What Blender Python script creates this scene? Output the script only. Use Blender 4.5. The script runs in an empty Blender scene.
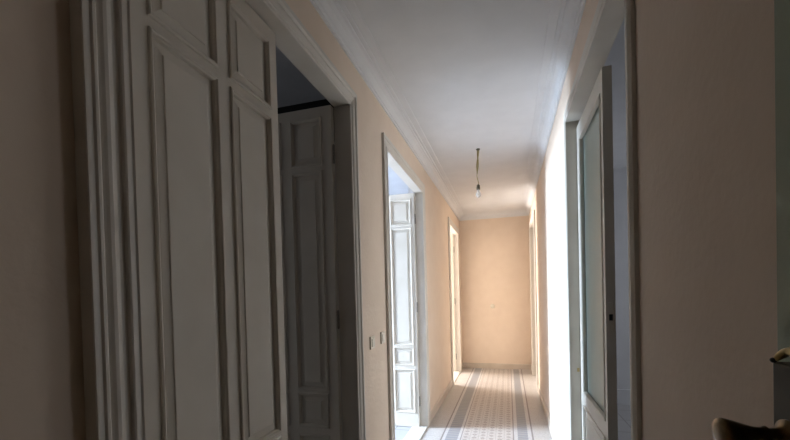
import bpy, bmesh, math
from mathutils import Matrix, Vector

S = bpy.context.scene
COL = S.collection

# ------------------------------------------------------------------ measures
XL, XR = -0.88, 0.396            # faces of the corridor walls
YE, YB = -1.3, 7.64              # landing behind the camera, far wall
H = 2.95
DH = 2.54                        # height of every doorway
WL, WR = 0.15, 0.12              # wall thicknesses
D1 = (0.73, 2.10)
D2 = (2.87, 4.14)
D3 = (6.21, 7.24)
R1 = (1.44, 2.79)
R2 = (6.02, 7.10)

# ------------------------------------------------------------------ materials
def new_mat(name):
    m = bpy.data.materials.new(name); m.use_nodes = True
    nt = m.node_tree
    return m, nt, nt.nodes['Principled BSDF']

def lk(nt, a, b): nt.links.new(a, b)

def paint(name, col, col2=None, rough=.6, scale=6, bump=.06, bscale=60, detail=4, spec=.35):
    m, nt, b = new_mat(name)
    col2 = col2 or tuple(c * .93 for c in col)
    tc = nt.nodes.new('ShaderNodeTexCoord')
    n = nt.nodes.new('ShaderNodeTexNoise'); n.inputs['Scale'].default_value = scale; n.inputs['Detail'].default_value = detail
    lk(nt, tc.outputs['Object'], n.inputs['Vector'])
    r = nt.nodes.new('ShaderNodeValToRGB')
    r.color_ramp.elements[0].position = .35; r.color_ramp.elements[1].position = .65
    r.color_ramp.elements[0].color = (*col2, 1); r.color_ramp.elements[1].color = (*col, 1)
    lk(nt, n.outputs['Fac'], r.inputs['Fac']); lk(nt, r.outputs['Color'], b.inputs['Base Color'])
    n2 = nt.nodes.new('ShaderNodeTexNoise'); n2.inputs['Scale'].default_value = bscale; n2.inputs['Detail'].default_value = 3
    lk(nt, tc.outputs['Object'], n2.inputs['Vector'])
    bp = nt.nodes.new('ShaderNodeBump'); bp.inputs['Strength'].default_value = bump; bp.inputs['Distance'].default_value = .01
    lk(nt, n2.outputs['Fac'], bp.inputs['Height']); lk(nt, bp.outputs['Normal'], b.inputs['Normal'])
    b.inputs['Roughness'].default_value = rough
    b.inputs['Specular IOR Level'].default_value = spec
    return m

def metal(name, col, rough=.35):
    m, nt, b = new_mat(name)
    tc = nt.nodes.new('ShaderNodeTexCoord')
    n = nt.nodes.new('ShaderNodeTexNoise'); n.inputs['Scale'].default_value = 90
    lk(nt, tc.outputs['Object'], n.inputs['Vector'])
    r = nt.nodes.new('ShaderNodeValToRGB')
    r.color_ramp.elements[0].color = (*[c * .55 for c in col], 1); r.color_ramp.elements[1].color = (*col, 1)
    r.color_ramp.elements[0].position = .3; r.color_ramp.elements[1].position = .7
    lk(nt, n.outputs['Fac'], r.inputs['Fac']); lk(nt, r.outputs['Color'], b.inputs['Base Color'])
    b.inputs['Metallic'].default_value = 1; b.inputs['Roughness'].default_value = rough
    return m

M = {}
M['wall'] = paint('peach_wall_paint', (.74, .606, .487), (.715, .58, .462), rough=.75, bump=.12, bscale=45, spec=.2)
M['room'] = paint('pale_room_paint', (.56, .55, .56), (.52, .51, .52), rough=.8, bump=.08, spec=.2)
M['ceil'] = paint('ceiling_paint', (.70, .69, .685), (.67, .66, .655), rough=.85, bump=.05, spec=.15)
M['sunny'] = paint('warm_white_room_paint', (.76, .71, .64), (.73, .68, .61), rough=.8, bump=.08, spec=.2)
M['cool'] = paint('pale_blue_room_paint', (.65, .66, .685), (.62, .63, .655), rough=.8, bump=.08, spec=.2)
M['white'] = paint('white_door_paint', (.655, .595, .515), (.615, .555, .475), rough=.6, bump=.04, bscale=25, spec=.25)
M['trim'] = paint('casing_paint', (.655, .60, .53), (.61, .555, .485), rough=.45, bump=.05, bscale=30, spec=.4)
M['rtrim'] = paint('greyed_casing_paint', (.68, .63, .55), (.63, .58, .50), rough=.5, bump=.05, bscale=30)
M['green'] = paint('grey_green_door_paint', (.30, .34, .24), (.26, .30, .20), rough=.5, bump=.06)
M['base'] = paint('grey_baseboard', (.56, .48, .40), (.50, .42, .345), rough=.4, bump=.03)
M['stone'] = paint('pale_marble', (.72, .70, .66), (.62, .60, .57), rough=.3, scale=12, bump=.02)
M['dark'] = paint('near_black', (.012, .010, .009), (.007, .006, .005), rough=.7)
M['plastic'] = paint('ivory_plastic', (.70, .64, .54), (.67, .61, .51), rough=.3, bump=0)
M['rocker'] = paint('white_plastic', (.78, .74, .66), (.76, .72, .64), rough=.25, bump=0)
M['black'] = paint('black_plastic', (.02, .02, .02), (.015, .015, .015), rough=.4, bump=0)
M['cable'] = paint('yellowed_cable', (.30, .24, .10), (.24, .19, .07), rough=.6, bump=0, scale=40)
M['brass'] = metal('worn_brass', (.62, .47, .22), .32)
M['dbrass'] = metal('dark_bronze', (.22, .145, .07), .3)
M['lock'] = paint('brown_lock_enamel', (.10, .082, .055), (.07, .058, .038), rough=.6, bump=.02)
M['steel'] = metal('dull_steel', (.35, .32, .28), .4)

def glass_mat(name, col, alpha_mix, rough=.1):
    m = bpy.data.materials.new(name); m.use_nodes = True
    nt = m.node_tree; nt.nodes.clear()
    o = nt.nodes.new('ShaderNodeOutputMaterial'); mix = nt.nodes.new('ShaderNodeMixShader')
    tr = nt.nodes.new('ShaderNodeBsdfTransparent'); pr = nt.nodes.new('ShaderNodeBsdfPrincipled')
    n = nt.nodes.new('ShaderNodeTexNoise'); n.inputs['Scale'].default_value = 3
    r = nt.nodes.new('ShaderNodeValToRGB')
    r.color_ramp.elements[0].color = (*[c * .93 for c in col], 1); r.color_ramp.elements[1].color = (*col, 1)
    lk(nt, n.outputs['Fac'], r.inputs['Fac']); lk(nt, r.outputs['Color'], pr.inputs['Base Color'])
    pr.inputs['Roughness'].default_value = rough
    mix.inputs['Fac'].default_value = alpha_mix
    lk(nt, tr.outputs[0], mix.inputs[1]); lk(nt, pr.outputs[0], mix.inputs[2]); lk(nt, mix.outputs[0], o.inputs['Surface'])
    return m
M['frost'] = glass_mat('frosted_green_glass', (.40, .47, .41), .88, .28)
M['pane'] = glass_mat('clear_window_pane', (.8, .85, .85), .08, .05)
M['bulb'] = glass_mat('clear_bulb_glass', (.75, .72, .68), .35, .05)

def math_node(nt, op, a, b=None, c=None):
    n = nt.nodes.new('ShaderNodeMath'); n.operation = op
    for i, v in enumerate((a, b, c)):
        if v is None: continue
        if isinstance(v, (int, float)): n.inputs[i].default_value = v
        else: lk(nt, v, n.inputs[i])
    return n.outputs[0]

def mixc(nt, fac, a, b):
    n = nt.nodes.new('ShaderNodeMix'); n.data_type = 'RGBA'
    if isinstance(fac, (int, float)): n.inputs[0].default_value = fac
    else: lk(nt, fac, n.inputs[0])
    for i, v in ((6, a), (7, b)):
        if isinstance(v, tuple): n.inputs[i].default_value = (*v, 1)
        else: lk(nt, v, n.inputs[i])
    return n.outputs[2]

def tile_floor():
    m, nt, b = new_mat('hydraulic_tile_floor')
    tc = nt.nodes.new('ShaderNodeTexCoord'); sp = nt.nodes.new('ShaderNodeSeparateXYZ')
    lk(nt, tc.outputs['Object'], sp.inputs[0])
    X, Y = sp.outputs[0], sp.outputs[1]
    plain, line, pale, band = (.55, .52, .49), (.18, .155, .14), (.60, .58, .565), (.235, .25, .285)
    ctr = (.60, .55, .51)
    ramp = nt.nodes.new('ShaderNodeValToRGB'); ramp.color_ramp.interpolation = 'CONSTANT'
    stops = [(-.90, plain), (-.680, line), (-.667, pale), (-.632, band), (-.516, pale), (-.492, line), (-.480, ctr),
             (.016, line), (.028, pale), (.060, band), (.162, pale), (.198, line), (.211, plain)]
    w0, w1 = -.90, .42
    els = ramp.color_ramp.elements
    els[0].position = 0; els[0].color = (*plain, 1)
    els.remove(els[1])
    for x, c in stops[1:]:
        e = els.new((x - w0) / (w1 - w0)); e.color = (*c, 1)
    lk(nt, math_node(nt, 'DIVIDE', math_node(nt, 'SUBTRACT', X, w0), w1 - w0), ramp.inputs['Fac'])
    # motif on the middle tiles
    p = .496 / 6
    fx = math_node(nt, 'FRACT', math_node(nt, 'DIVIDE', math_node(nt, 'ADD', X, .480), p))
    fy = math_node(nt, 'FRACT', math_node(nt, 'DIVIDE', math_node(nt, 'ADD', Y, 10.0), p))
    ax = math_node(nt, 'ABSOLUTE', math_node(nt, 'SUBTRACT', fx, .5))
    ay = math_node(nt, 'ABSOLUTE', math_node(nt, 'SUBTRACT', fy, .5))
    mx = math_node(nt, 'MAXIMUM', ax, ay)
    dia = math_node(nt, 'ADD', ax, ay)
    diamond = math_node(nt, 'LESS_THAN', dia, .33)
    heart = math_node(nt, 'LESS_THAN', dia, .10)
    edge = math_node(nt, 'GREATER_THAN', mx, .46)
    inside = math_node(nt, 'MULTIPLY', math_node(nt, 'GREATER_THAN', X, -.480), math_node(nt, 'LESS_THAN', X, .016))
    c = mixc(nt, math_node(nt, 'MULTIPLY', math_node(nt, 'SUBTRACT', diamond, heart), inside), ramp.outputs['Color'], (.31, .25, .21))
    c = mixc(nt, math_node(nt, 'MULTIPLY', edge, inside), c, (.47, .415, .37))
    # dashes in the grey band
    inb1 = math_node(nt, 'MULTIPLY', math_node(nt, 'GREATER_THAN', X, -.632), math_node(nt, 'LESS_THAN', X, -.516))
    inb2 = math_node(nt, 'MULTIPLY', math_node(nt, 'GREATER_THAN', X, .060), math_node(nt, 'LESS_THAN', X, .162))
    inb = math_node(nt, 'ADD', inb1, inb2)
    fb = math_node(nt, 'FRACT', math_node(nt, 'DIVIDE', math_node(nt, 'ADD', Y, 10.0), .066))
    dash = math_node(nt, 'GREATER_THAN', fb, .72)
    c = mixc(nt, math_node(nt, 'MULTIPLY', dash, inb), c, (.36, .35, .35))
    # joints between the 20 cm tiles
    fj = math_node(nt, 'FRACT', math_node(nt, 'DIVIDE', math_node(nt, 'ADD', Y, 10.0), .1984))
    joint = math_node(nt, 'LESS_THAN', fj, .012)
    c = mixc(nt, math_node(nt, 'MULTIPLY', joint, .5), c, (.22, .18, .15))
    nz = nt.nodes.new('ShaderNodeTexNoise'); nz.inputs['Scale'].default_value = 9; nz.inputs['Detail'].default_value = 5
    lk(nt, tc.outputs['Object'], nz.inputs['Vector'])
    k = math_node(nt, 'MULTIPLY', nz.outputs['Fac'], .35)
    c = mixc(nt, k, c, (.40, .365, .34))
    fl = nt.nodes.new('ShaderNodeTexNoise'); fl.inputs['Scale'].default_value = 55; fl.inputs['Detail'].default_value = 4
    lk(nt, tc.outputs['Object'], fl.inputs['Vector'])
    k2 = math_node(nt, 'MULTIPLY', math_node(nt, 'GREATER_THAN', fl.outputs['Fac'], .54), .30)
    c = mixc(nt, k2, c, (.30, .265, .24))
    lk(nt, c, b.inputs['Base Color'])
    b.inputs['Roughness'].default_value = .38
    b.inputs['Specular IOR Level'].default_value = .4
    return m
M['tiles'] = tile_floor()

def room_floor():
    m, nt, b = new_mat('grey_room_tiles')
    tc = nt.nodes.new('ShaderNodeTexCoord')
    br = nt.nodes.new('ShaderNodeTexBrick')
    br.offset = 0; br.inputs['Scale'].default_value = 1
    br.inputs['Brick Width'].default_value = .4; br.inputs['Row Height'].default_value = .4; br.inputs['Mortar Size'].default_value = .006
    br.inputs['Color1'].default_value = (.44, .43, .43, 1); br.inputs['Color2'].default_value = (.40, .395, .40, 1); br.inputs['Mortar'].default_value = (.2, .18, .17, 1)
    lk(nt, tc.outputs['Object'], br.inputs['Vector'])
    n = nt.nodes.new('ShaderNodeTexNoise'); n.inputs['Scale'].default_value = 4; n.inputs['Detail'].default_value = 5
    lk(nt, tc.outputs['Object'], n.inputs['Vector'])
    c = mixc(nt, math_node(nt, 'MULTIPLY', n.outputs['Fac'], .5), br.outputs['Color'], (.30, .30, .31))
    lk(nt, c, b.inputs['Base Color']); b.inputs['Roughness'].default_value = .35
    return m
M['rfloor'] = room_floor()

# ------------------------------------------------------------------ mesh helpers
def obj(name, bm, mat, parent=None, smooth=False, matrix=None, **props):
    bmesh.ops.recalc_face_normals(bm, faces=bm.faces[:])
    me = bpy.data.meshes.new(name); bm.to_mesh(me); bm.free()
    for p in me.polygons: p.use_smooth = smooth
    me.materials.append(M[mat])
    o = bpy.data.objects.new(name, me); COL.objects.link(o)
    if parent: o.parent = parent
    if matrix is not None: o.matrix_local = matrix
    for k, v in props.items(): o[k] = v
    return o

def struct(name, bm, mat, **kw):
    o = obj(name, bm, mat, **kw); o['kind'] = 'structure'; return o

def box(bm, a, b):
    vs = [bm.verts.new((x, y, z)) for x in (a[0], b[0]) for y in (a[1], b[1]) for z in (a[2], b[2])]
    for f in ((0, 1, 3, 2), (4, 6, 7, 5), (0, 4, 5, 1), (2, 3, 7, 6), (0, 2, 6, 4), (1, 5, 7, 3)):
        bm.faces.new([vs[i] for i in f])

def bevel_box(a, b, w=.003, seg=2):
    bm = bmesh.new(); box(bm, a, b)
    bmesh.ops.bevel(bm, geom=bm.edges[:], offset=w, segments=seg, affect='EDGES', profile=.6)
    return bm

def loft(bm, rows, close_path=False, close_prof=False):
    """rows[i][j]: profile point i at path station j"""
    V = [[bm.verts.new(p) for p in r] for r in rows]
    n, m = len(V), len(V[0])
    for i in range(n if close_prof else n - 1):
        for j in range(m if close_path else m - 1):
            bm.faces.new((V[i][j], V[(i + 1) % n][j], V[(i + 1) % n][(j + 1) % m], V[i][(j + 1) % m]))
    return V

def lathe(bm, prof, axis, origin, seg=24):
    """prof: (r, t) along axis"""
    axis = Vector(axis).normalized(); ref = Vector((0, 0, 1)) if abs(axis.z) < .9 else Vector((1, 0, 0))
    u = axis.cross(ref).normalized(); v = axis.cross(u)
    o = Vector(origin); rows = []
    for r, t in prof:
        r = max(r, 1e-5)
        rows.append([o + axis * t + (u * math.cos(2 * math.pi * k / seg) + v * math.sin(2 * math.pi * k / seg)) * r for k in range(seg)])
    V = loft(bm, rows, close_path=True)
    for e in (V[0], V[-1]): bm.faces.new(e)

def tube(bm, pts, r, seg=8):
    pts = [Vector(p) for p in pts]; rows = []
    rr = r if isinstance(r, (list, tuple)) else [r] * len(pts)
    for i, p in enumerate(pts):
        t = (pts[min(i + 1, len(pts) - 1)] - pts[max(i - 1, 0)]).normalized()
        ref = Vector((0, 1, 0)) if abs(t.y) < .9 else Vector((1, 0, 0))
        u = t.cross(ref).normalized(); v = t.cross(u)
        rows.append([p + (u * math.cos(2 * math.pi * k / seg) + v * math.sin(2 * math.pi * k / seg)) * rr[i] for k in range(seg)])
    V = loft(bm, rows, close_path=True)
    for e in (V[0], V[-1]): bm.faces.new(e)

def wall_y(name, x0, x1, y0, y1, openings=(), mat='wall', z1=H):
    """wall running along y, openings (ya, yb, za, zb)"""
    bm = bmesh.new()
    ys = sorted({y0, y1, *[o[0] for o in openings], *[o[1] for o in openings]})
    for a, b in zip(ys, ys[1:]):
        op = [o for o in openings if o[0] <= a and o[1] >= b]
        if not op: box(bm, (x0, a, 0), (x1, b, z1))
        else:
            o = op[0]
            if o[2] > 0: box(bm, (x0, a, 0), (x1, b, o[2]))
            if o[3] < z1: box(bm, (x0, a, o[3]), (x1, b, z1))
    return struct(name, bm, mat)

def wall_x(name, y0, y1, x0, x1, openings=(), mat='wall', z1=H):
    bm = bmesh.new()
    xs = sorted({x0, x1, *[o[0] for o in openings], *[o[1] for o in openings]})
    for a, b in zip(xs, xs[1:]):
        op = [o for o in openings if o[0] <= a and o[1] >= b]
        if not op: box(bm, (a, y0, 0), (b, y1, z1))
        else:
            o = op[0]
            if o[2] > 0: box(bm, (a, y0, 0), (b, y1, o[2]))
            if o[3] < z1: box(bm, (a, y0, o[3]), (b, y1, z1))
    return struct(name, bm, mat)

def slab(name, x0, x1, y0, y1, z0, z1, mat):
    bm = bmesh.new(); box(bm, (x0, y0, z0), (x1, y1, z1)); return struct(name, bm, mat)

# ------------------------------------------------------------------ shell
LT = .02                                             # jamb lining thickness
def hole(d): return (d[0] - LT, d[1] + LT, 0, DH + LT)
FR = .08
FD = .07                                             # depth of the door frames; behind them the wall opens wider
wall_y('wall_left', XL - FD, XL, YE, YB, [hole(D1), hole(D2), hole(D3)])
wide = lambda d, top=2.74, e=.05: (d[0] - .07, d[1] + e, 0, top)
wall_y('wall_left.001', XL - WL, XL - FD - .0005, YE, YB, [wide(D1, 2.74, .25), wide(D2, 2.90), wide(D3)], mat='room')
wall_y('wall_right', XR, XR + FR, YE, YB, [hole(R1), hole(R2)])
wall_y('wall_right.001', XR + FR + .0005, XR + WR, YE, YB, [(R1[0] - .05, R1[1] + .04, 0, 2.80), hole(R2)], mat='room')
wall_x('wall_back', YB, YB + .15, XL - WL, XR + WR)
wall_x('wall_entrance', -.34, -.22, XL, XR, [(-.62, .345, 0, 2.25)])
wall_x('wall_landing', YE - .15, YE, XL - WL, XR + WR)
slab('floor', XL - WL / 2, XR + WR / 2, YE, YB, -.12, 0, 'tiles')
slab('ceiling', XL - WL, XR + WR, YE, YB, H, H + .15, 'ceil')

RX = -4.6                                            # outer face of the rooms on the left
wall_y('wall_street', RX - .25, RX, -1.45, 9.0, [(.4, 1.3, .1, 2.35), (2.98, 3.72, .1, 2.5), (7.15, 8.3, .1, 2.5)], mat='room')
xl = XL - WL
slab('floor.001', RX, XL - WL / 2, -1.45, 2.83, -.12, 0, 'rfloor')
slab('floor.002', RX, XL - WL / 2, 2.83, 5.98, -.12, 0, 'rfloor')
slab('floor.003', RX, XL - WL / 2, 5.98, 9.0, -.12, 0, 'rfloor')
slab('ceiling.001', RX, xl, -1.3, 2.75, 2.92, H + .15, 'room')
slab('ceiling.003', RX, xl, 2.75, 5.98, H, H + .15, 'room')
slab('ceiling.004', RX, xl, 5.98, 9.0, H, H + .15, 'sunny')
wall_x('wall_partition', 2.75, 2.85, RX, xl, mat='room')
wall_x('wall_partition', 5.9, 5.95, RX, xl, mat='room')
wall_x('wall_partition', 5.95, 6.0, RX, xl, mat='sunny')
wall_x('wall_partition', 8.9, 9.0, RX, xl, mat='sunny')
wall_x('wall_partition', -1.45, -1.3, RX, xl, mat='room')
wall_y('wall_partition', xl, xl + .12, YB + .15, 9.0, mat='room')
slab('trim_1', RX, xl - .001, 2.69, 2.749, 2.62, 2.919, 'dark')  # near-black strip along the top of the near left room's end wall

xr = XR + WR
RO = 3.5
slab('floor.004', XR + WR / 2, RO, -1.45, 5.46, -.12, 0, 'rfloor')
slab('ceiling.002', xr, RO, -1.45, 9.0, H, H + .15, 'cool')
wall_x('wall_partition', 5.46, 5.56, xr, RO, mat='cool')
wall_x('wall_partition', -1.45, -1.3, xr, RO, mat='room')
wall_x('wall_partition', 8.9, 9.0, xr, RO, mat='room')
slab('floor.005', XR + WR / 2, RO, 5.46, 9.0, -.12, 0, 'rfloor')
wall_y('wall_court', RO, RO + .2, -1.45, 9.0, [(3.9, 5.0, .9, 2.3)], mat='cool')

# ------------------------------------------------------------------ cornice, baseboards
CP = [(0, 2.853), (.012, 2.853), (.014, 2.866), (.022, 2.870), (.026, 2.885), (.040, 2.912), (.062, 2.927), (.075, 2.930),
      (.077, 2.938), (.098, 2.940), (.101, 2.9455), (.150, 2.9458), (.152, H)]
def cornice(name, ring):
    bm = bmesh.new()
    loft(bm, [[Vector(p(u)).to_3d() + Vector((0, 0, z)) for p in ring] for u, z in CP])
    return struct(name, bm, 'ceil')
cornice('trim_2', [lambda u: (XL + u, -.22), lambda u: (XL + u, YB - u), lambda u: (XR - u, YB - u), lambda u: (XR - u, -.22)])

BP = [(0, 0), (.014, 0), (.014, .082), (.011, .092), (.004, .100), (0, .100)]
CW = .086                                            # casing width on the left wall
def base_y(name, x, sgn, spans):
    bm = bmesh.new()
    for a, b in spans:
        V = loft(bm, [[(x + sgn * u, a, z), (x + sgn * u, b, z)] for u, z in BP])
        bm.faces.new([r[0] for r in V]); bm.faces.new([r[1] for r in V])
    return struct(name, bm, 'base')
base_y('baseboard_left', XL, 1, [(-.22, D1[0] - .116), (D1[1] + .114, D2[0] - .09), (D2[1] + .122, D3[0] - .116), (D3[1] + CW, YB)])
base_y('baseboard_right', XR, -1, [(-.22, R1[0] - .05), (R1[1] + .05, R2[0] - .08), (R2[1] + .08, YB)])
bm = bmesh.new()
V = loft(bm, [[(XL + .014, YB - u, z), (XR - .014, YB - u, z)] for u, z in BP])
bm.faces.new([r[0] for r in V]); bm.faces.new([r[1] for r in V])
struct('baseboard_back', bm, 'base')
bm = bmesh.new(); box(bm, (xr, 5.442, 0), (RO, 5.46, .19)); struct('baseboard_room', bm, 'cool')

# ------------------------------------------------------------------ casings with their jamb linings
PROF = [(0, 0), (0, .030), (.003, .034), (.007, .031), (.010, .031), (.022, .032), (.025, .036), (.029, .034), (.031, .027), (.037, .0255),
        (.044, .0265), (.052, .031), (.060, .034), (.068, .033), (.074, .0295), (.079, .028), (.083, .032), (.088, .037),
        (.094, .037), (.098, .033), (.108, .034), (.113, .034), (.115, .031), (.115, 0)]
PROF_R = [(0, 0), (0, .014), (.010, .016), (.013, .020), (.034, .020), (.040, .017), (.050, .012), (.050, 0)]
PROF_F = [(0, 0), (0, .014), (.03, .016), (.034, .024), (.06, .026), (.075, .02), (.08, .0)]
def casing(name, x, sgn, d, prof, mat, depth, both=True, ka=1, kt=1, kb=1, kp=1):
    ya, yb = d
    bm = bmesh.new()
    faces = [(x, sgn)]
    if both: faces.append((x - sgn * depth, -sgn))
    for xx, s in faces:
        V = loft(bm, [[(xx + s * p * kp, ya - u * ka, 0), (xx + s * p * kp, ya - u * ka, DH + u * kt), (xx + s * p * kp, yb + u * kb, DH + u * kt), (xx + s * p * kp, yb + u * kb, 0)] for u, p in prof])
        bm.faces.new([r[0] for r in V]); bm.faces.new([r[3] for r in V])
    t = struct(name, bm, mat)
    bm = bmesh.new()
    x2 = x - sgn * depth
    a, b = min(x, x2), max(x, x2)
    box(bm, (a, ya - LT, 0), (b, ya, DH + LT)); box(bm, (a, yb, 0), (b, yb + LT, DH + LT)); box(bm, (a, ya, DH), (b, yb, DH + LT))
    obj('jamb_lining', bm, mat, parent=t)
    return t
c1 = casing('trim_3', XL, 1, D1, PROF, 'trim', FD, both=False, kt=.93, kb=.98)
c2 = casing('trim_4', XL, 1, D2, PROF, 'trim', FD, both=False, ka=.76, kt=.95, kb=1.05, kp=.6)
c3 = casing('trim_5', XL, 1, D3, PROF, 'trim', FD, both=False, kt=.93, kb=.74, kp=.55)
c4 = casing('trim_6', XR, -1, R1, PROF_R, 'rtrim', FR, both=False, kt=1.8)
c5 = casing('trim_7', XR, -1, R2, PROF_F, 'trim', FR, both=False)
# marble sills in the doorways
for i, (d, a, b) in enumerate(((D1, xl, XL + .012), (D2, xl, XL + .012), (D3, xl, XL + .012), (R1, XR - .008, xr))):
    bm = bevel_box((a, d[0], -.01), (b, d[1], .012), .004, 2)
    struct('trim_%d' % (8 + i), bm, 'stone')

# ------------------------------------------------------------------ door leaves
RING = [(0, 0), (.001, .006), (.005, .0085), (.010, .0075), (.0125, .0025), (.015, .0045), (.018, .0015), (.020, -.009), (.023, -.0095),
        (.048, -.0045), (.050, -.0015), (.053, -.001)]
def panel_mesh(x0, x1, z0, z1, t):
    """a sunk panel with raised moulding on both faces, in leaf coordinates"""
    bm = bmesh.new()
    for y, s in ((0, -1), (t, 1)):
        rows = [[(x0 + u, y + s * h, z0 + u), (x1 - u, y + s * h, z0 + u), (x1 - u, y + s * h, z1 - u), (x0 + u, y + s * h, z1 - u)] for u, h in RING]
        V = loft(bm, rows, close_path=True)
        bm.faces.new(V[-1])
    return bm

def leaf_frame(w, h, t, cells):
    """leaf with rectangular holes: cells (x0, x1, z0, z1)"""
    xs = sorted({0, w, *[c[0] for c in cells], *[c[1] for c in cells]})
    zs = sorted({0, h, *[c[2] for c in cells], *[c[3] for c in cells]})
    bm = bmesh.new()
    def hole_at(i, j):
        if i < 0 or j < 0 or i >= len(xs) - 1 or j >= len(zs) - 1: return True
        cx, cz = (xs[i] + xs[i + 1]) / 2, (zs[j] + zs[j + 1]) / 2
        return any(c[0] < cx < c[1] and c[2] < cz < c[3] for c in cells)
    vv = {}
    def v(i, j, k):
        key = (i, j, k)
        if key not in vv: vv[key] = bm.verts.new((xs[i], t * k, zs[j]))
        return vv[key]
    for i in range(len(xs) - 1):
        for j in range(len(zs) - 1):
            if hole_at(i, j): continue
            for k in (0, 1): bm.faces.new((v(i, j, k), v(i + 1, j, k), v(i + 1, j + 1, k), v(i, j + 1, k)))
            for (di, dj, e) in ((-1, 0, ((i, j), (i, j + 1))), (1, 0, ((i + 1, j), (i + 1, j + 1))), (0, -1, ((i, j), (i + 1, j))), (0, 1, ((i, j + 1), (i + 1, j + 1)))):
                if hole_at(i + di, j + dj):
                    (a, b), (c, d) = e
                    bm.faces.new((v(a, b, 0), v(c, d, 0), v(c, d, 1), v(a, b, 1)))
    return bm

def leaf_matrix(origin, angle): return Matrix.Translation(origin) @ Matrix.Rotation(math.radians(angle), 4, 'Z')

ROWS = [(.16, .635), (.665, .875), (.888, 2.180), (2.188, 2.478)]
def panel_leaf(name, w, origin, angle, label, h=2.526, t=.04, hinges=True, cols=None, mat='white', rows=None):
    cols = cols or [(.07, w / 2 - .03), (w / 2 + .03, w - .07)]
    rws = rows or [(.15, .632), (.662, .876), (.880, 2.168), (2.188, 2.474)]
    # rails between the panels follow the photograph: narrow between mouldings
    rws = [(a + .004, b - .004) for a, b in rws]
    cells = [(a, b, c, d) for a, b in cols for c, d in rws]
    bm = leaf_frame(w, h, t, cells)
    mtx = leaf_matrix(origin, angle)
    o = struct(name, bm, mat, matrix=mtx, label=label, category='door')
    for c in cells: obj('panel', panel_mesh(*c, t), mat, parent=o)
    if hinges:
        for z in (.28, 1.30, 2.25):
            b2 = bmesh.new()
            lathe(b2, [(.0035, -.055), (.007, -.05), (.007, .05), (.0035, .055)], (0, 0, 1), (-.008, t * .75, z), 12)
            obj('hinge', b2, 'steel', parent=o, smooth=False)
    return o

door1 = panel_leaf('door_1', .705, (-.905, .735, .006), 90, 'closed leaf of the big panelled white double door on the left, nearest the camera', hinges=False, cols=[(.093, .355), (.411, .655)])
door2 = panel_leaf('door_2', .684, (-.950, 2.096, .006), 180, 'open panelled leaf seen in the dark gap of the near left doorway', cols=[(.062, .264), (.325, .60)])
door3 = panel_leaf('door_3', .595, (-.950, 4.134, .006), 180, 'brightly lit white panelled leaf standing open in the second left doorway', cols=[(.036, .268), (.325, .557)])
door4 = panel_leaf('door_4', .51, (-.950, 7.232, .006), 180, 'overexposed white leaf open in the last left doorway by the far wall')

# rim lock slot on the meeting edge of the closed leaf
bm = bevel_box((.704, .012, 1.30), (.7075, .03, 1.44), .001, 1); obj('lock_plate', bm, 'steel', parent=door1)

# far doorway on the right: closed flush leaf pair
d6 = panel_leaf('door_5', R2[1] - R2[0] - .008, (XR + .05, R2[1] - .004, .006), -90, 'closed pale door at the far end of the right wall', hinges=False)

# glazed leaf in the right doorway
gw, gh, gt = .712, 2.488, .042
glass_cell = (.10, gw - .042, .785, 2.385)
low_cell = (.085, gw - .055, .12, .705)
bm = leaf_frame(gw, gh, gt, [glass_cell, low_cell])
glz = struct('door_6', bm, 'rtrim', matrix=leaf_matrix((.448, R1[1] - .006, .006), -90),
             label='glazed white door leaf with frosted green pane in the right doorway', category='door')
obj('panel', panel_mesh(*low_cell, gt), 'rtrim', parent=glz)
bm = bmesh.new(); a = glass_cell
box(bm, (a[0] - .004, .020, a[2] - .004), (a[1] + .004, .025, a[3] + .004))
obj('glass_pane', bm, 'frost', parent=glz, label='frosted pale green glass')
bm = bmesh.new()
for y, s in ((0, -1), (gt, 1)):
    rows = [[(a[0] + u, y + s * hh, a[2] + u), (a[1] - u, y + s * hh, a[2] + u), (a[1] - u, y + s * hh, a[3] - u), (a[0] + u, y + s * hh, a[3] - u)]
            for u, hh in ((0, 0), (.001, .004), (.006, .006), (.011, .001), (.013, -.012), (.013, -.0145))]
    loft(bm, rows, close_path=True)
obj('glazing_bead', bm, 'rtrim', parent=glz)
bm = bevel_box((gw - .0005, .010, 1.24), (gw + .002, .030, 1.37), .001, 1); obj('lock_plate', bm, 'rtrim', parent=glz)
bm = bevel_box((gw + .0015, .012, 1.285), (gw + .007, .028, 1.315), .001, 1); obj('latch', bm, 'black', parent=glz, label='small dark latch on the door edge')
for z in (.28, 1.30, 2.25):
    b2 = bmesh.new(); lathe(b2, [(.003, -.055), (.006, -.05), (.006, .05), (.003, .055)], (0, 0, 1), (-.002, gt + .002, z), 12)
    obj('hinge', b2, 'steel', parent=glz)

# entrance door, swung open along the right wall
fw = .842
fd = panel_leaf('door_7', fw, (.382, -.205, .006), 90, 'grey green entrance door leaf with lock, cut by the right edge', h=2.22, hinges=False, mat='green',
                rows=[(.15, .9), (1.55, 2.1)])
mi = leaf_matrix((.382, -.205, .006), 90).inverted()
def on_door(name, bm, mat, **kw):
    bm.transform(mi); return obj(name, bm, mat, parent=fd, **kw)
XF = .342                                            # face of the entrance door
bm = bevel_box((.300, .30, 1.255), (XF, .569, 1.346), .003, 3)
lockbox = on_door('rim_lock', bm, 'lock', label='brown box lock')
bm = bmesh.new()                                     # trumpet-shaped knob
lathe(bm, [(.017, 0), (.017, .003), (.010, .006), (.0075, .012), (.007, .020), (.0095, .023), (.0075, .027), (.0085, .036),
           (.0115, .046), (.0145, .055), (.0165, .062), (.0175, .066), (.0165, .069), (.010, .070), (.001, .0705)], (-1, -.12, 0), (.301, .543, 1.267), 28)
on_door('knob', bm, 'dbrass', smooth=True, label='dark bronze flared knob')
bm = bmesh.new()
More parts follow.
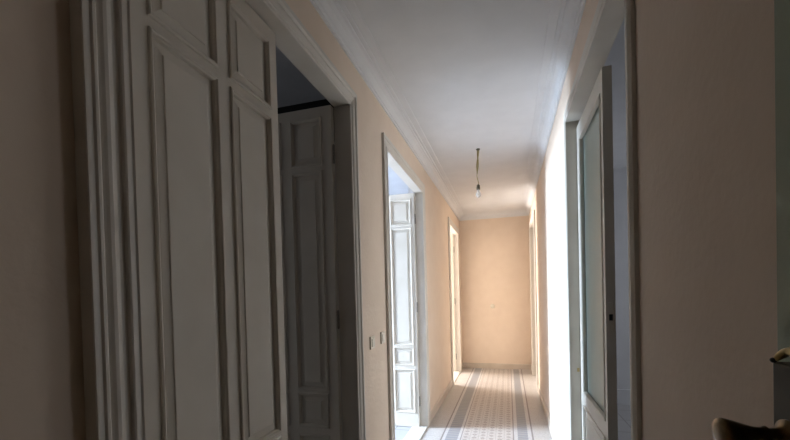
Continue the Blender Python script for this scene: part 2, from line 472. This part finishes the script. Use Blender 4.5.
tube(bm, [(.302, .567, 1.3475), (.305, .566, 1.352), (.309, .563, 1.357), (.311, .557, 1.359), (.312, .545, 1.358), (.312, .52, 1.357), (.312, .47, 1.356)],
     [.0028, .0042, .0052, .006, .0062, .006, .006], 12)
on_door('bolt_lever', bm, 'brass', smooth=True, label='polished brass lever')
bm = bmesh.new()
lathe(bm, [(.001, -.0035), (.0028, -.0028), (.0035, 0), (.0028, .0028), (.001, .0035)], (0, 1, 0), (.301, .568, 1.3475), 12)
on_door('lever_tip', bm, 'black', smooth=True)

# ------------------------------------------------------------------ windows of the side rooms (daylight)
def window_y(name, x, d, z0, z1, sgn, label=None):
    """window in a wall along y; sgn = direction from the room to outdoors"""
    bm = bmesh.new(); ya, yb = d; f = .05
    x0, x1 = x, x + sgn * .05
    a, b = min(x0, x1), max(x0, x1)
    ym = (ya + yb) / 2
    box(bm, (a, ya, z0), (b, ya + f, z1)); box(bm, (a, yb - f, z0), (b, yb, z1)); box(bm, (a, ym - .03, z0 + f), (b, ym + .03, z1 - f))
    box(bm, (a, ya + f, z0), (b, yb - f, z0 + f)); box(bm, (a, ya + f, z1 - f), (b, yb - f, z1))
    w = struct(name, bm, 'white')
    for p, q in ((ya + f, ym - .03), (ym + .03, yb - f)):
        bm = bmesh.new(); box(bm, (x + sgn * .022, p, z0 + f), (x + sgn * .028, q, z1 - f)); obj('pane', bm, 'pane', parent=w)
    return w
window_y('window_1', RX - .1, (.4, 1.3), .1, 2.35, -1)
window_y('window_2', RX - .1, (2.98, 3.72), .1, 2.5, -1)
window_y('window_3', RX - .1, (7.15, 8.3), .1, 2.5, -1)
window_y('window_4', RO + .08, (3.9, 5.0), .9, 2.3, 1)

def daylight(name, x, d, z0, z1, sgn, power, col, tilt=0, spread=180):
    l = bpy.data.lights.new(name, 'AREA'); l.shape = 'RECTANGLE'
    l.size = d[1] - d[0]; l.size_y = z1 - z0; l.energy = power; l.color = col; l.spread = math.radians(spread)
    o = bpy.data.objects.new(name, l); COL.objects.link(o)
    o.location = (x, (d[0] + d[1]) / 2, (z0 + z1) / 2)
    dirv = Vector((-sgn * math.cos(math.radians(tilt)), 0, -math.sin(math.radians(tilt))))
    o.rotation_euler = dirv.to_track_quat('-Z', 'Y').to_euler()
    return o
daylight('daylight_near', RX - .35, (.4, 1.3), .1, 2.35, -1, 16, (.85, .92, 1.0), 15)
daylight('daylight_middle', RX - .45, (2.98, 3.72), .1, 2.5, -1, 760, (.63, .79, 1.0), 30, 130)
daylight('daylight_far', RX - .35, (7.15, 8.3), .1, 2.5, -1, 980, (1.0, .95, .92), 10, 160)
daylight('daylight_court', RO + .35, (3.9, 5.0), .9, 2.3, 1, 37, (.93, .95, 1.0), 10)

# ------------------------------------------------------------------ switches, wall cap, hanging bulb
def switch(name, y, z, label):
    s = .042
    o = obj(name, bevel_box((XL + .0005, y - s, z - s), (XL + .010, y + s, z + s), .003, 2), 'plastic', label=label, category='light switch', group='light switches between the left doorways')
    obj('rocker', bevel_box((XL + .008, y - .024, z - .026), (XL + .015, y + .024, z + .026), .003, 2), 'rocker', parent=o)
    return o
switch('light_switch', 2.447, 1.128, 'ivory light switch on the peach wall, beside the casing of the near left doorway')
switch('light_switch', 2.672, 1.137, 'ivory light switch on the peach wall, next to the brightly lit left doorway')

bm = bmesh.new()
lathe(bm, [(.042, 0), (.042, .004), (.038, .009), (.02, .012), (.001, .0125)], (0, -1, 0), (-.29, YB - .0005, 1.19), 28)
cap = obj('wall_socket', bm, 'plastic', smooth=True, label='small round cream socket cover on the far end wall', category='socket')

LX, LY = -.272, 4.202
lamp = bpy.data.objects.new('pendant_lamp', None); COL.objects.link(lamp); lamp.location = (LX, LY, H)
lamp['label'] = 'bare bulb hanging on a yellowed cable from the white corridor ceiling'; lamp['category'] = 'lamp'
bm = bmesh.new()
lathe(bm, [(.020, 0), (.022, -.006), (.014, -.014), (.006, -.018)], (0, 0, 1), (0, 0, 0), 16)
obj('ceiling_hook', bm, 'lock', parent=lamp, smooth=True)
bm = bmesh.new()
for k in range(2):
    pts = []
    for i in range(25):
        t = i / 24; a = t * 5 + k * math.pi; r = .0065
        pts.append((-.014 * t + r * math.cos(a), r * math.sin(a), -.012 - t * .240))
    tube(bm, pts, .0062, 8)
obj('cable', bm, 'cable', parent=lamp, smooth=True)
bm = bmesh.new()
tube(bm, [(-.014, 0, -.245), (-.017, 0, -.28), (-.010, 0, -.32), (-.003, 0, -.35), (-.006, 0, -.372)], .0042, 8)
obj('flex', bm, 'cable', parent=lamp, smooth=True)
bm = bmesh.new()
lathe(bm, [(.006, .0), (.012, -.006), (.017, -.012), (.017, -.030), (.019, -.032), (.019, -.052), (.016, -.056)], (0, 0, 1), (-.006, 0, -.368), 18)
obj('lamp_holder', bm, 'lock', parent=lamp, smooth=True)
bm = bmesh.new()
lathe(bm, [(.012, 0), (.013, -.012), (.020, -.028), (.027, -.044), (.028, -.056), (.022, -.072), (.010, -.081), (.001, -.083)], (0, 0, 1), (-.006, 0, -.424), 20)
obj('bulb', bm, 'bulb', parent=lamp, smooth=True)

# small strike plate on the far jamb of the right doorway
obj('strike_plate', bevel_box((XR + .03, R1[1] - .004, .905), (XR + .045, R1[1] + .001, .93), .001, 1), 'brass', parent=c4)

# ------------------------------------------------------------------ world, camera, view
w = bpy.data.worlds.new('overcast_sky'); S.world = w; w.use_nodes = True
bg = w.node_tree.nodes['Background']; bg.inputs[0].default_value = (.62, .68, .78, 1); bg.inputs[1].default_value = .6

f, yaw, pitch, roll, ppy, hc = 390.0, 16.197, -.935, -1.488, 302.15, 1.4355
t, ph, r = (math.radians(a) for a in (yaw, pitch, roll))
fwd = Vector((-math.sin(t), math.cos(t), 0)); right = Vector((math.cos(t), math.sin(t), 0)); up = Vector((0, 0, 1))
f2 = fwd * math.cos(ph) + up * math.sin(ph); u2 = -fwd * math.sin(ph) + up * math.cos(ph)
cx = right * math.cos(r) + u2 * math.sin(r); cy = u2 * math.cos(r) - right * math.sin(r); cz = -f2
cam = bpy.data.cameras.new('camera'); co = bpy.data.objects.new('camera', cam); COL.objects.link(co)
co.matrix_world = Matrix(((cx.x, cy.x, cz.x, 0), (cx.y, cy.y, cz.y, 0), (cx.z, cy.z, cz.z, hc), (0, 0, 0, 1)))
cam.sensor_fit = 'HORIZONTAL'; cam.sensor_width = 36; cam.lens = 36 * f / 790
cam.shift_y = (ppy - 220) / 790; cam.clip_start = .02
S.camera = co
S.view_settings.view_transform = 'Standard'; S.view_settings.look = 'None'
S.view_settings.gamma = 1; S.view_settings.use_curve_mapping = False
S.view_settings.exposure = 0.0
